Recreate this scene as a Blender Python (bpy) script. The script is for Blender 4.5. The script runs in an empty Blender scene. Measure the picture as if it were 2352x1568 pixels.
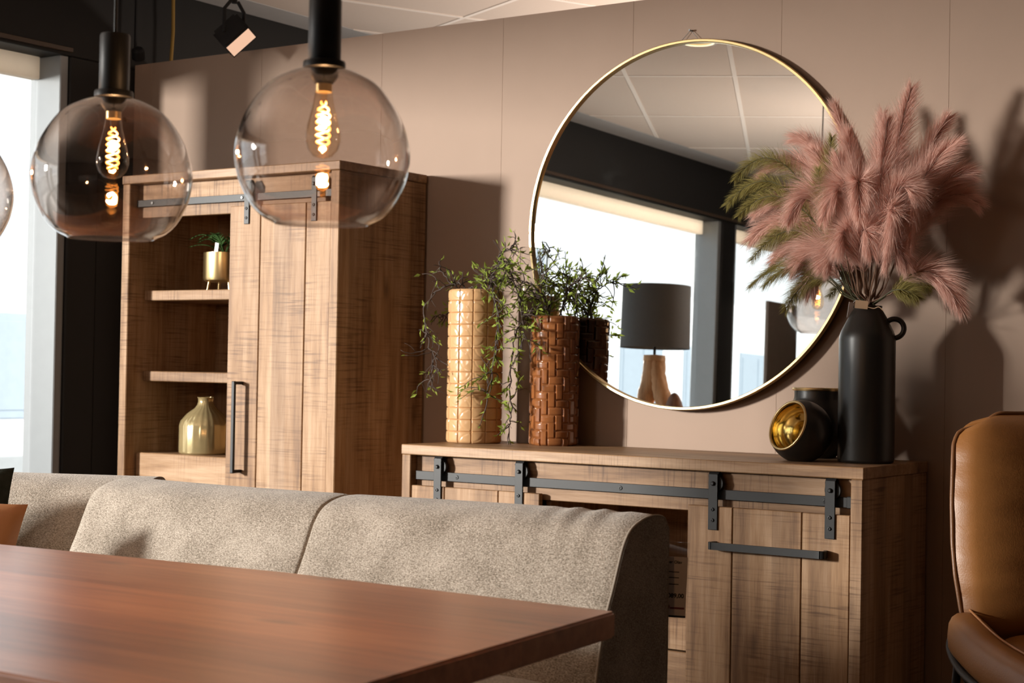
import bpy, bmesh, math, random
from mathutils import Vector, Matrix, Euler
R=random.Random(7)
PI=math.pi
sc=bpy.context.scene
COL=sc.collection

# ------------------------------------------------------------------ camera
cam=bpy.data.cameras.new('camera'); camo=bpy.data.objects.new('camera',cam); COL.objects.link(camo)
cam.sensor_width=36; cam.lens=57.835
fw=Vector((-0.56547689,0.82460739,0.01607931)); rt=Vector((0.82474659,0.56523019,0.01754683)); up=Vector((-0.00538074,-0.02318368,0.99971674))
m=Matrix.Identity(4)
for i in range(3):
    m[i][0]=rt[i]; m[i][1]=up[i]; m[i][2]=-fw[i]
m.translation=Vector((3.67736,-5.222552,1.160744))
camo.matrix_world=m
cam.clip_start=.05; cam.clip_end=200
cam.dof.use_dof=True; cam.dof.focus_distance=4.5; cam.dof.aperture_fstop=6.7
sc.camera=camo
# ------------------------------------------------------------------ light
w=bpy.data.worlds.new('overcast_sky'); sc.world=w; w.use_nodes=True
bg=w.node_tree.nodes['Background']; bg.inputs[0].default_value=(.96,.98,1,1); bg.inputs[1].default_value=1.65
def area(name,loc,target,sx,sy,energy,color):
    l=bpy.data.lights.new(name,'AREA'); l.shape='RECTANGLE'; l.size=sx; l.size_y=sy; l.energy=energy; l.color=color
    o=bpy.data.objects.new(name,l); COL.objects.link(o); o.location=loc
    o.rotation_euler=(Vector(target)-Vector(loc)).to_track_quat('-Z','Y').to_euler(); return o
KEY=area('daylight',(-5.6,-8.1,2.42),(.0,-.95,1.2),0.8,.9,350,(1,.94,.87)); KEY.data.spread=math.radians(72)
SUN=bpy.data.lights.new('sun','SUN'); SUN.energy=4.0; SUN.angle=math.radians(1); SUN.color=(1,.95,.88); suno=bpy.data.objects.new('sun',SUN); COL.objects.link(suno)
suno.rotation_euler=Vector((-.75,.12,-.65)).to_track_quat('-Z','Y').to_euler()
FILL_REAR=area('added_fill_rear',(.6,2.2,1.3),(.6,2.2,3),.5,.5,95,(1,.84,.72))  # added fill, no real fixture: brightens the ceiling behind the partition
FILL_ROOM=area('added_fill_room',(.3,-4.4,1.7),(-.5,-3.7,2.9),.6,.6,34,(1,.86,.76))  # unseen fill added to brighten the ceiling reflected in the mirror
sc.view_settings.view_transform='Standard'; sc.view_settings.look='None'; sc.view_settings.gamma=1
sc.view_settings.exposure=0.0; sc.view_settings.use_curve_mapping=False
sc.cycles.max_bounces=12; sc.cycles.transparent_max_bounces=24; sc.cycles.transmission_bounces=8; sc.cycles.glossy_bounces=6; sc.cycles.diffuse_bounces=5
sc.cycles.use_denoising=True; sc.cycles.caustics_reflective=False; sc.cycles.caustics_refractive=False
sc.cycles.sample_clamp_indirect=6

# ------------------------------------------------------------------ materials
class NT:
    def __init__(s,name):
        s.m=bpy.data.materials.new(name); s.m.use_nodes=True; s.t=s.m.node_tree; s.b=s.t.nodes['Principled BSDF']; s.out=s.t.nodes['Material Output']
    def n(s,typ,**k):
        x=s.t.nodes.new(typ)
        for a,v in k.items():
            if a.startswith('i_'):
                key=a[2:]; key=int(key) if key.isdigit() else key
                x.inputs[key].default_value=v
            else: setattr(x,a,v)
        return x
    def l(s,a,b): s.t.links.new(a,b)
    def math(s,op,a,b=None,c=None):
        x=s.n('ShaderNodeMath',operation=op)
        for i,v in enumerate((a,b,c)):
            if v is None: continue
            if isinstance(v,(int,float)): x.inputs[i].default_value=v
            else: s.l(v,x.inputs[i])
        return x.outputs[0]
    def mix(s,fac,a,b,mode='MIX'):
        x=s.n('ShaderNodeMix',data_type='RGBA',blend_type=mode)
        for sock,v in ((x.inputs[0],fac),(x.inputs[6],a),(x.inputs[7],b)):
            if isinstance(v,(int,float)): sock.default_value=v
            elif isinstance(v,tuple): sock.default_value=v if len(v)==4 else v+(1,)
            else: s.l(v,sock)
        return x.outputs[2]
    def ramp(s,fac,stops):
        x=s.n('ShaderNodeValToRGB'); cr=x.color_ramp
        while len(cr.elements)<len(stops): cr.elements.new(.5)
        for e,(p,c) in zip(cr.elements,stops):
            e.position=p; e.color=c if len(c)==4 else tuple(c)+(1,)
        s.l(fac,x.inputs[0]); return x.outputs[0]
    def coords(s,scale=(1,1,1),rand=True,kind='Object'):
        tc=s.n('ShaderNodeTexCoord'); v=tc.outputs[kind]
        if rand:
            oi=s.n('ShaderNodeObjectInfo'); mu=s.n('ShaderNodeVectorMath',operation='SCALE'); mu.inputs[0].default_value=(13.1,17.7,11.3)
            s.l(oi.outputs['Random'],mu.inputs['Scale']); ad=s.n('ShaderNodeVectorMath',operation='ADD'); s.l(v,ad.inputs[0]); s.l(mu.outputs[0],ad.inputs[1]); v=ad.outputs[0]
        mp=s.n('ShaderNodeMapping'); mp.inputs['Scale'].default_value=scale; s.l(v,mp.inputs[0]); return mp.outputs[0]
    def noise(s,vec,scale=1,detail=4,rough=.55,out=0):
        x=s.n('ShaderNodeTexNoise'); x.inputs['Scale'].default_value=scale; x.inputs['Detail'].default_value=detail; x.inputs['Roughness'].default_value=rough
        s.l(vec,x.inputs['Vector']); return x.outputs[out]
    def bump(s,h,strength=.3,dist=.002):
        x=s.n('ShaderNodeBump'); x.inputs['Strength'].default_value=strength; x.inputs['Distance'].default_value=dist
        s.l(h,x.inputs['Height']); s.l(x.outputs[0],s.b.inputs['Normal'])
def setp(b,col=None,rough=None,metal=None,spec=None):
    if col: b.inputs['Base Color'].default_value=tuple(col)+(1,)
    if rough is not None: b.inputs['Roughness'].default_value=rough
    if metal is not None: b.inputs['Metallic'].default_value=metal
    if spec is not None: b.inputs['Specular IOR Level'].default_value=spec
def plain(name,col,rough=.5,metal=0,spec=.5,var=.08,bump=0,bscale=60):
    s=NT(name); setp(s.b,col,rough,metal,spec)
    v=s.coords()
    n=s.noise(v,bscale*.25,3)
    c=s.mix(n,tuple(x*(1-var) for x in col),tuple(min(1,x*(1+var)) for x in col)); s.l(c,s.b.inputs['Base Color'])
    if bump: s.bump(s.noise(v,bscale,4),bump,.001)
    return s.m
def wood(name,axis,lo,mid,hi,rough=.55,saw=.5,strip=.075,across=None,spec=.35):
    s=NT(name); ax='XYZ'.index(axis); ac='XYZ'.index(across) if across else (0 if ax else 2)
    def sc3(al,cr):
        v=[cr]*3; v[ax]=al; return tuple(v)
    g1=s.noise(s.coords(sc3(3,45)),1,5,.6)
    g2=s.noise(s.coords(sc3(1.6,9)),1,3,.5)
    fine=s.noise(s.coords(sc3(14,330)),1,3,.6)
    f=s.math('ADD',s.math('MULTIPLY',g1,.45),s.math('ADD',s.math('MULTIPLY',g2,.42),s.math('MULTIPLY',fine,.16)))
    c=s.ramp(f,[(.33,lo),(.5,mid),(.66,hi)])
    # glued strips of slightly different tone
    v=s.coords((1,1,1)); sep=s.n('ShaderNodeSeparateXYZ'); s.l(v,sep.inputs[0])
    cell=s.math('FLOOR',s.math('DIVIDE',sep.outputs[ac],strip)); wn=s.n('ShaderNodeTexWhiteNoise',noise_dimensions='1D'); s.l(cell,wn.inputs['W'])
    c=s.mix(.65,c,s.ramp(wn.outputs[0],[(0,(.62,.58,.56)),(.5,(.92,.88,.85)),(1,(1.14,1.12,1.08))]),'MULTIPLY')
    # cross saw marks
    if saw:
        sm=[6]*3; sm[ax]=150
        mk=s.noise(s.coords(tuple(sm)),1,2,.5)
        pm=s.noise(s.coords((5,5,5)),1,2,.5)
        k=s.math('MULTIPLY',s.ramp(mk,[(.50,(0,0,0)),(.66,(1,1,1))]),s.ramp(pm,[(.38,(0,0,0)),(.62,(1,1,1))]))
        k=s.math('MULTIPLY',k,min(1,saw*1.6))
        c=s.mix(k,c,(.42,.36,.33),'MULTIPLY')
    # knots
    vs=[7]*3; vs[ax]=2.6
    vo=s.n('ShaderNodeTexVoronoi',feature='F1'); vo.inputs['Scale'].default_value=1; s.l(s.coords(tuple(vs)),vo.inputs['Vector'])
    kn=s.ramp(vo.outputs['Distance'],[(.03,(1,1,1)),(.16,(0,0,0))])
    c=s.mix(s.math('MULTIPLY',kn,.65),c,(.30,.24,.22),'MULTIPLY')
    s.l(c,s.b.inputs['Base Color']); setp(s.b,rough=rough,spec=spec)
    s.bump(s.math('ADD',fine,s.math('MULTIPLY',g1,.5)),.25,.0012)
    return s.m
LO=(.125,.056,.022); MI=(.31,.178,.088); HI=(.445,.292,.178)
WX=wood('wood_grain_x','X',LO,MI,HI,across='Z'); WZ=wood('wood_grain_z','Z',LO,MI,HI,across='X'); WY=wood('wood_grain_y','Y',LO,MI,HI,across='Z')
WZY=wood('wood_side_grain','Z',LO,MI,HI,across='Y')
WXT=wood('wood_top_grain','X',LO,MI,HI,across='Y',saw=.3,rough=.45)
WT=wood('table_wood','X',(.33,.10,.036),(.58,.215,.085),(.74,.33,.155),across='Y',saw=.0,strip=.11,rough=.38,spec=.5)
WT.node_tree.nodes['Principled BSDF'].inputs['Coat Weight'].default_value=.85; WT.node_tree.nodes['Principled BSDF'].inputs['Coat Roughness'].default_value=.30; WT.node_tree.nodes['Principled BSDF'].inputs['Coat IOR'].default_value=1.6
BLK=plain('black_metal',(.013,.013,.014),.45,0,.35,bump=.1,bscale=400)
BLKP=plain('black_paint',(.010,.010,.011),.6,0,.25)
BRASS=plain('brass',(.74,.55,.27),.28,1,var=.05)
GOLDIN=plain('gold_glaze',(1.0,.80,.45),.10,1,var=.1,bump=.25,bscale=25)
CERB=plain('black_ceramic',(.014,.012,.010),.35,0,.5,bump=.05)
TAUPE=plain('taupe_stone',(.30,.25,.22),.6,0,.3,bump=.1)
CAMEL=plain('camel_glaze',(.56,.335,.165),.16,0,.6,var=.1)
BROWN=plain('brown_glaze',(.235,.085,.028),.12,0,.7,var=.35,bscale=120)
GOLDG=plain('gold_glass_glaze',(.55,.43,.22),.15,.55,.6,var=.2,bump=.15,bscale=60)
def wallmat():
    s=NT('taupe_wallpaper'); v=s.coords((1,1,1),rand=False)
    n=s.noise(v,3,3); c=s.mix(n,(.31,.216,.160),(.35,.246,.185)); s.l(c,s.b.inputs['Base Color']); setp(s.b,rough=.62,spec=.3)
    f=s.noise(s.coords((90,90,25),rand=False),1,3); s.bump(f,.12,.001); return s.m
WALL=wallmat()
TILE=plain('ceiling_tile_white',(.66,.57,.50),.9,0,.1,var=.03,bump=.1,bscale=200)
GRID=plain('ceiling_grid_white',(.86,.80,.74),.6,0,.2,var=.02)
DARKW=plain('anthracite_paint',(.014,.0135,.013),.6,0,.3)
ALU=plain('grey_aluminium',(.25,.265,.275),.4,.2,.5,var=.05)
FLOORM=wood('floor_boards','Y',(.05,.035,.025),(.11,.08,.055),(.17,.125,.09),across='X',saw=0,strip=.18,rough=.5)
def fabric():
    s=NT('grey_beige_weave'); v=s.coords((1,1,1),rand=False)
    vo=s.n('ShaderNodeTexVoronoi',feature='F1'); vo.inputs['Scale'].default_value=1
    s.l(s.coords((250,330,360),rand=False),vo.inputs['Vector'])
    n=s.noise(s.coords((220,300,420),rand=False),1,3,.7); b=s.noise(v,9,3)
    f=s.math('ADD',s.math('MULTIPLY',n,.8),s.math('MULTIPLY',b,.25))
    c=s.ramp(f,[(.36,(.13,.108,.08)),(.50,(.325,.28,.23)),(.66,(.57,.51,.44))])
    s.l(c,s.b.inputs['Base Color']); setp(s.b,rough=.95,spec=.1)
    try: s.b.inputs['Sheen Weight'].default_value=.25
    except Exception: pass
    s.bump(s.math('SUBTRACT',n,s.math('MULTIPLY',vo.outputs['Distance'],.6)),.6,.0018); return s.m
FAB=fabric()
FABD=plain('sofa_piping',(.33,.29,.245),.9,0,.1,bump=.3,bscale=500)
def leather(name,col,dk):
    s=NT(name); v=s.coords((1,1,1)); n=s.noise(v,6,4); f=s.noise(v,260,3)
    c=s.mix(n,dk,col); s.l(c,s.b.inputs['Base Color']); setp(s.b,rough=.42,spec=.5)
    s.bump(s.math('ADD',s.math('MULTIPLY',f,.25),s.math('MULTIPLY',s.noise(s.coords((8,8,22)),1,4),1.0)),.35,.004); return s.m
LEA=leather('cognac_leather',(.34,.145,.04),(.24,.095,.024)); LEAD=leather('cognac_piping',(.20,.085,.03),(.15,.06,.02))
LEAC=leather('tan_leather',(.55,.26,.11),(.42,.18,.07))
BOUC=plain('dark_boucle',(.025,.027,.02),.95,0,.1,var=.6,bump=1,bscale=140)
def barb(name,a,b,tr):
    s=NT(name); oi=s.n('ShaderNodeObjectInfo'); n=s.noise(s.coords((30,30,30)),1,2)
    c=s.mix(n,a,b); s.l(c,s.b.inputs['Base Color']); setp(s.b,rough=.8,spec=.15)
    t=s.n('ShaderNodeBsdfTranslucent'); s.l(c,t.inputs[0]); mx=s.n('ShaderNodeMixShader'); mx.inputs[0].default_value=tr
    s.l(s.b.outputs[0],mx.inputs[1]); s.l(t.outputs[0],mx.inputs[2]); s.l(mx.outputs[0],s.out.inputs[0]); return s.m
PINK=barb('pink_plume',(.66,.40,.33),(.88,.64,.55),.45); OLIVE=barb('olive_plume',(.20,.17,.05),(.40,.34,.12),.35)
LEAF=barb('fresh_green_leaf',(.22,.32,.05),(.40,.46,.10),.4); DLEAF=barb('dark_green_leaf',(.03,.075,.02),(.06,.12,.03),.2)
TWIG=plain('dark_brown_twig',(.055,.036,.028),.7); STEMP=plain('dusty_pink_stem',(.16,.085,.05),.7); STEMG=plain('dark_green_stem',(.05,.045,.018),.6)
def thin_glass(name,tint,edge,refl=1.0):
    s=NT(name); s.t.nodes.remove(s.b)
    ge=s.n('ShaderNodeNewGeometry'); dt=s.n('ShaderNodeVectorMath',operation='DOT_PRODUCT'); s.l(ge.outputs['Normal'],dt.inputs[0]); s.l(ge.outputs['Incoming'],dt.inputs[1])
    col=s.mix(s.ramp(s.math('ABSOLUTE',dt.outputs['Value']),[(.03,(1,1,1)),(.5,(0,0,0))]),tint,edge)
    tr=s.n('ShaderNodeBsdfTransparent'); s.l(col,tr.inputs[0])
    gl=s.n('ShaderNodeBsdfGlossy'); gl.inputs['Roughness'].default_value=.0; gl.inputs[0].default_value=(1,1,1,1)
    fres=s.math('ADD',s.math('MULTIPLY',s.math('POWER',s.math('SUBTRACT',1.0,s.math('ABSOLUTE',dt.outputs['Value'])),5.0),.95),.05)
    mx=s.n('ShaderNodeMixShader'); s.l(s.math('MINIMUM',s.math('MULTIPLY',fres,refl),1.0),mx.inputs[0]); s.l(tr.outputs[0],mx.inputs[1]); s.l(gl.outputs[0],mx.inputs[2])
    s.l(mx.outputs[0],s.out.inputs[0]); return s.m
SMOKE=thin_glass('smoked_glass',(.90,.87,.85),(.66,.62,.59),1.5)
CLEARX=thin_glass('clear_glass',(.97,.97,.96),(.7,.72,.70))
def solid_glass():
    s=NT('clear_glass'); setp(s.b,(1,1,1),.02); s.b.inputs['Transmission Weight'].default_value=1; s.b.inputs['IOR'].default_value=1.45; return s.m
CLEAR=solid_glass()
AMBER=thin_glass('amber_bulb_glass',(.97,.90,.80),(.75,.60,.42))
PANE=thin_glass('window_glass',(.96,.97,.97),(.9,.92,.92),.8)
PLAST=thin_glass('clear_plastic',(.93,.92,.90),(.8,.8,.8))
def emit(name,col,st):
    s=NT(name); s.b.inputs['Emission Color'].default_value=tuple(col)+(1,); s.b.inputs['Emission Strength'].default_value=st; s.b.inputs['Base Color'].default_value=(.2,.1,.05,1); return s.m
FIL=emit('glowing_filament',(1,.36,.06),11)
SPOTL=emit('warm_spot_lens',(1,.62,.42),.85)
DOWNL=emit('warm_downlight',(1,.82,.5),2.0)
def mirrormat():
    s=NT('mirror_silver'); setp(s.b,(.86,.88,.87),.0,1)
    n=s.noise(s.coords((3,3,12),rand=False),1,4); r=s.ramp(n,[(.55,(.0,.0,.0)),(.85,(.06,.06,.06))]); s.l(r,s.b.inputs['Roughness']); return s.m
MIRR=mirrormat()
PAPER=plain('pale_paper',(.85,.74,.68),.8); PRINT=plain('black_print',(.02,.02,.02),.7); REDP=plain('dark_red_print',(.25,.05,.06),.7); CARD=plain('kraft_card',(.42,.27,.16),.8); WHITE=plain('white_paper',(.75,.73,.72),.7)
EXT=plain('white_render',(.88,.90,.93),.8,var=.02); EXTG=plain('pale_blue_glazing',(.42,.50,.58),.3); PAVE=plain('pale_paving',(.55,.55,.54),.9,bump=.2,bscale=20); EXTD=plain('grey_plinth',(.40,.42,.43),.8)
ROOT=wood('root_wood','Z',(.36,.19,.09),(.62,.38,.21),(.78,.53,.33),across='X',saw=0,strip=.05,rough=.7)
SHADE=plain('charcoal_linen',(.10,.105,.11),.9,bump=.5,bscale=300); PANELM=plain('taupe_board',(.26,.21,.18),.7); YEL=plain('ochre_cable',(.30,.18,.03),.6); ORNM=wood('dark_slice_wood','Z',(.10,.05,.03),(.2,.1,.06),(.3,.16,.09),saw=0)

# ------------------------------------------------------------------ mesh helpers
def tag(o,label=None,cat=None,group=None,kind=None):
    if label: o['label']=label
    if cat: o['category']=cat
    if group: o['group']=group
    if kind: o['kind']=kind
    return o
def link(name,me,mat,parent=None,loc=(0,0,0),rot=None,smooth=None):
    o=bpy.data.objects.new(name,me); COL.objects.link(o)
    if mat and not me.materials: me.materials.append(mat)
    if parent: o.parent=parent
    o.location=loc
    if rot: o.rotation_euler=rot
    return o
def thing(name,loc,label,cat,group=None,rz=0):
    o=bpy.data.objects.new(name,None); COL.objects.link(o); o.location=loc; o.rotation_euler=(0,0,rz); o.empty_display_size=.1
    return tag(o,label,cat,group)
def smooth(me,ang=None):
    for p in me.polygons: p.use_smooth=True
    if ang is not None:
        try: me.set_sharp_from_angle(angle=math.radians(ang))
        except Exception: pass
    return me
def box_me(sx,sy,sz,bev=.002,seg=1):
    bm=bmesh.new(); bmesh.ops.create_cube(bm,size=1)
    for v in bm.verts: v.co=Vector((v.co.x*sx,v.co.y*sy,v.co.z*sz))
    if bev: bmesh.ops.bevel(bm,geom=bm.edges[:],offset=min(bev,.45*min(sx,sy,sz)),segments=seg,affect='EDGES')
    me=bpy.data.meshes.new('box'); bm.to_mesh(me); bm.free(); return me
def bx(name,x0,x1,y0,y1,z0,z1,mat,parent=None,bev=.002,seg=1,org=(0,0,0)):
    """box given by its extents (in the world), parented to an unrotated parent at org"""
    me=box_me(x1-x0,y1-y0,z1-z0,bev,seg)
    p=parent; off=Vector((0,0,0))
    while p: off+=p.location; p=p.parent
    return link(name,me,mat,parent,Vector(((x0+x1)/2,(y0+y1)/2,(z0+z1)/2))-off)
def pydata(name,v,f,sm=True,ang=None):
    me=bpy.data.meshes.new(name); me.from_pydata(v,[],f); me.update()
    if sm: smooth(me,ang)
    return me
def lathe_me(prof,n=48,close_top=False,close_bot=False,ang=35):
    v=[];f=[]
    for r,z in prof:
        for i in range(n):
            a=2*PI*i/n; v.append((r*math.cos(a),r*math.sin(a),z))
    for j in range(len(prof)-1):
        for i in range(n):
            k=(i+1)%n; f.append((j*n+i,j*n+k,(j+1)*n+k,(j+1)*n+i))
    if close_bot: f.append(tuple(range(n-1,-1,-1)))
    if close_top: f.append(tuple((len(prof)-1)*n+i for i in range(n)))
    return pydata('lathe',v,f,True,ang)
def tube_data(pts,rad,n=8,closed=False,v=None,f=None):
    """sweep; rad number or list"""
    v=[] if v is None else v; f=[] if f is None else f
    P=[Vector(p) for p in pts]; N=len(P); base=len(v)
    ref=None
    for i,p in enumerate(P):
        a=P[(i-1)%N] if (closed or i>0) else p; b=P[(i+1)%N] if (closed or i<N-1) else p
        t=(b-a)
        if t.length<1e-9: t=Vector((0,0,1))
        t.normalize()
        if ref is None: ref=t.orthogonal()
        ref=(ref-t*ref.dot(t)); 
        if ref.length<1e-6: ref=t.orthogonal()
        ref.normalize(); bi=t.cross(ref)
        r=rad[i] if isinstance(rad,(list,tuple)) else rad
        for k in range(n):
            an=2*PI*k/n; v.append(tuple(p+ref*(r*math.cos(an))+bi*(r*math.sin(an))))
    for i in range(N if closed else N-1):
        j=(i+1)%N
        for k in range(n):
            q=(k+1)%n; f.append((base+i*n+k,base+i*n+q,base+j*n+q,base+j*n+k))
    if not closed:
        f.append(tuple(base+k for k in range(n-1,-1,-1))); f.append(tuple(base+(N-1)*n+k for k in range(n)))
    return v,f
def tube_me(pts,rad,n=8,closed=False):
    v,f=tube_data(pts,rad,n,closed); return pydata('tube',v,f,True,60)
def smooth_path(pts,n=24):
    """Catmull-Rom"""
    P=[Vector(p) for p in pts]; P=[P[0]*2-P[1]]+P+[P[-1]*2-P[-2]]; out=[]
    S=len(P)-3
    for s in range(S):
        a,b,c,d=P[s:s+4]; m=max(2,n//S)
        for i in range(m):
            t=i/m; out.append(.5*((2*b)+(c-a)*t+(2*a-5*b+4*c-d)*t*t+(3*b-a-3*c+d)*t**3))
    out.append(P[-2]); return out
def bez(a,b,c,n=16):
    a,b,c=Vector(a),Vector(b),Vector(c); return [a*(1-t)**2+b*(2*t*(1-t))+c*t*t for t in [i/n for i in range(n+1)]]
def disc_me(r,z,n=48): return pydata('disc',[(r*math.cos(2*PI*i/n),r*math.sin(2*PI*i/n),z) for i in range(n)],[tuple(range(n))],False)
def text(name,body,size,mat,parent,loc,rot=(PI/2,0,0),align='LEFT',bold=0):
    cu=bpy.data.curves.new(name,'FONT'); cu.body=body; cu.size=size; cu.align_x=align; cu.extrude=.0002; cu.offset=bold
    t=bpy.data.objects.new(name,cu); COL.objects.link(t); dg=bpy.context.evaluated_depsgraph_get()
    me=bpy.data.meshes.new_from_object(t.evaluated_get(dg)); bpy.data.objects.remove(t); me.materials.clear()
    return link(name,me,mat,parent,loc,rot)
def cyl_me(r,h,n=20,bev=0):
    b=bev
    prof=[(0.0001,0),(r-b,0),(r,b),(r,h-b),(r-b,h),(.0001,h)] if b else [(.0001,0),(r,0),(r,h),(.0001,h)]
    return lathe_me(prof,n)

# ------------------------------------------------------------------ room
XL=-2.03; XR=4.6; YF=-9.0; YB=4.2; ZC=2.89
def struct(o): o['kind']='structure'; return o
floor=struct(thing('floor',(0,0,0),None,None))
fl_me=box_me(.36,2.4,.03,.002)
for i in range(int((XR-XL)/.362)+1):
    for j in range(6):
        x=XL+.18+i*.362
        if x+.18>XR+.02: continue
        link('floor_board',fl_me,FLOORM,floor,(x,YF+1.2+j*2.402-(.0),-.015))
fl_me.materials.append(FLOORM) if not fl_me.materials else None
struct(bx('floor_base',XL-.3,XR+.3,YF-.3,YB+.6,-.09,-.031,FLOORM,floor,bev=0))
# partition wall clad with wallpaper panels
wb=struct(thing('wall_back',(0,0,0),None,None))
bx('wall_core',XL+.001,XR,.008,.11,0,2.512,WALL,wb,bev=0)
seams=[XL,-1.9175,-1.24,-.5724,.03,.6137,1.21,1.81,2.41,3.01,3.61,4.21,XR]
for a,b in zip(seams[:-1],seams[1:]): bx('wall_panel',a+.0002,b-.0002,0,.012,0,2.519,WALL,wb,bev=.0006)
bx('top_cap',XL,XR,.006,.112,2.511,2.5185,WALL,wb,bev=0)
# anthracite outer wall: columns, lintel, plinth
wl=struct(thing('wall_left',(0,0,0),None,None))
T=.22
bx('lintel',XL-T,XL,YF,YB,2.50,ZC+.12,DARKW,wl,bev=.004)
bx('lintel_reflection',XL-.02,XL+.012,YF,-.37,2.515,2.535,plain('painted_reflection',(.06,.035,.02),.4),wl,bev=.002)  # brown strip painting in a reflection on the dark lintel
bx('plinth',XL-T,XL,YF,YB,0,.12,DARKW,wl,bev=.004)
bx('column',XL-T+.09,XL,-.375,-.205,.12,2.5,DARKW,wl,bev=.006)
bx('column',XL-T+.09,XL-.006,-.203,.9,.12,2.5,DARKW,wl,bev=.004)
bx('column',XL-T,XL+.0,-6.13,-5.92,.12,2.5,DARKW,wl,bev=.006)
bx('column',XL-.20,XL-.14,-1.46,-1.28,.12,2.5,DARKW,wl,bev=.006)
BLIND=barb('pale_blind',(.80,.72,.62),(.85,.77,.67),.55)
def window(n,y0,y1):
    wn=struct(thing('window_%d'%n,(0,0,0),None,None)); xg=XL-.16
    fr=.05
    bx('frame_post',xg-.05,XL-.012,y0,y0+fr,.12,2.5,ALU,wn,bev=.004); bx('frame_post',xg-.05,XL-.012,y1-fr*.9,y1,.12,2.5,ALU,wn,bev=.004)
    bx('frame_rail',xg-.05,xg+.02,y0+fr,y1-fr,.12,.2,ALU,wn,bev=.004); bx('frame_rail',xg-.03,xg+.02,y0+fr,y1-fr,2.40,2.5,BLIND,wn,bev=.004)
    bx('pane',xg-.004,xg+.004,y0+fr,y1-fr,.2,2.40,PANE,wn,bev=0)
window(1,-1.28,-.375); window(2,-5.92,-1.46); window(3,-9.0,-6.13); window(4,.9,YB)
wr=struct(bx('wall_right',XR,XR+.1,YF-.1,YB+.1,0,ZC+.1,plain('dark_taupe_paint',(.045,.036,.03),.8),bev=0))
wf=struct(bx('wall_front',XL-.2,XR,YF-.1,YF,0,ZC+.1,plain('brown_taupe_paint',(.06,.046,.036),.8),bev=0))
wk=struct(bx('wall_rear',XL-.2,XR,YB,YB+.1,0,ZC+.1,plain('dark_brown_paint',(.03,.025,.02),.8),bev=0))
# suspended ceiling: rotated 60 x 120 tiles on a white grid
ce=struct(thing('ceiling',(0,0,0),None,None))
bx('ceiling_slab',XL-.2,XR+.1,YF-.1,YB+.1,ZC+.03,ZC+.12,GRID,ce,bev=0)
U_=Vector((.91,-.414,0)); V_=Vector((.414,.91,0))
def clip(poly,inside,inter):
    out=[]
    for i in range(len(poly)):
        a,b=poly[i-1],poly[i]
        if inside(b):
            if not inside(a): out.append(inter(a,b))
            out.append(b)
        elif inside(a): out.append(inter(a,b))
    return out
def clip_rect(poly,x0,x1,y0,y1):
    for ax,val,s in ((0,x0,1),(0,x1,-1),(1,y0,1),(1,y1,-1)):
        ins=lambda p:(p[ax]-val)*s>=0
        def itx(a,b):
            t=(val-a[ax])/(b[ax]-a[ax]); return (a[0]+(b[0]-a[0])*t,a[1]+(b[1]-a[1])*t)
        if poly: poly=clip(poly,ins,itx)
    return poly
def prism_me(poly,z0,z1):
    n=len(poly); v=[(x,y,z0) for x,y in poly]+[(x,y,z1) for x,y in poly]
    f=[tuple(range(n-1,-1,-1)),tuple(range(n,2*n))]+[(i,(i+1)%n,n+(i+1)%n,n+i) for i in range(n)]
    return pydata('prism',v,f,False)
gv=[];gf=[]
for i in range(-14,16):
    for j in range(-12,8):
        u0=-1.59+.6*i; v0=.742+1.2*j; g=.012
        q=[U_*(u0+g)+V_*(v0+g),U_*(u0+.6-g)+V_*(v0+g),U_*(u0+.6-g)+V_*(v0+1.2-g),U_*(u0+g)+V_*(v0+1.2-g)]
        p=clip_rect([(k.x,k.y) for k in q],XL+.22,XR,YF,YB)
        if len(p)<3: continue
        ar=abs(sum(p[k-1][0]*p[k][1]-p[k][0]*p[k-1][1] for k in range(len(p))))/2
        if ar<.01: continue
        cx=sum(k[0] for k in p)/len(p); cy=sum(k[1] for k in p)/len(p)
        link('ceiling_tile',prism_me([(a-cx,b-cy) for a,b in p],0,.02),TILE,ce,(cx,cy,ZC+.004))
def bar(a,b,wd,z0,z1):
    a,b=Vector(a),Vector(b); d=(b-a).normalized(); nrm=Vector((-d.y,d.x,0))*wd
    p=clip_rect([tuple((k)[:2]) for k in (a+nrm,b+nrm,b-nrm,a-nrm)],XL+.22,XR,YF,YB)
    if len(p)<3: return
    n=len(p); o=len(gv); gv.extend([(x,y,z0) for x,y in p]+[(x,y,z1) for x,y in p])
    gf.extend([tuple(o+k for k in range(n-1,-1,-1)),tuple(o+n+k for k in range(n))]+[(o+k,o+(k+1)%n,o+n+(k+1)%n,o+n+k) for k in range(n)])
for i in range(-14,16): bar(U_*(-1.59+.6*i)-V_*14,U_*(-1.59+.6*i)+V_*9,.012,ZC,ZC+.03)
for j in range(-12,9): bar(V_*(.742+1.2*j)-U_*9,V_*(.742+1.2*j)+U_*10,.012,ZC+.001,ZC+.03)
link('ceiling_grid',pydata('grid',gv,gf,False),GRID,ce)
bx('ceiling_border',XL,XL+.218,YF,YB,ZC+.002,ZC+.03,plain('shaded_border',(.42,.42,.42),.8),ce,bev=.003)  # plaster border strip; its grey has the weak light above the window painted in
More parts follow.
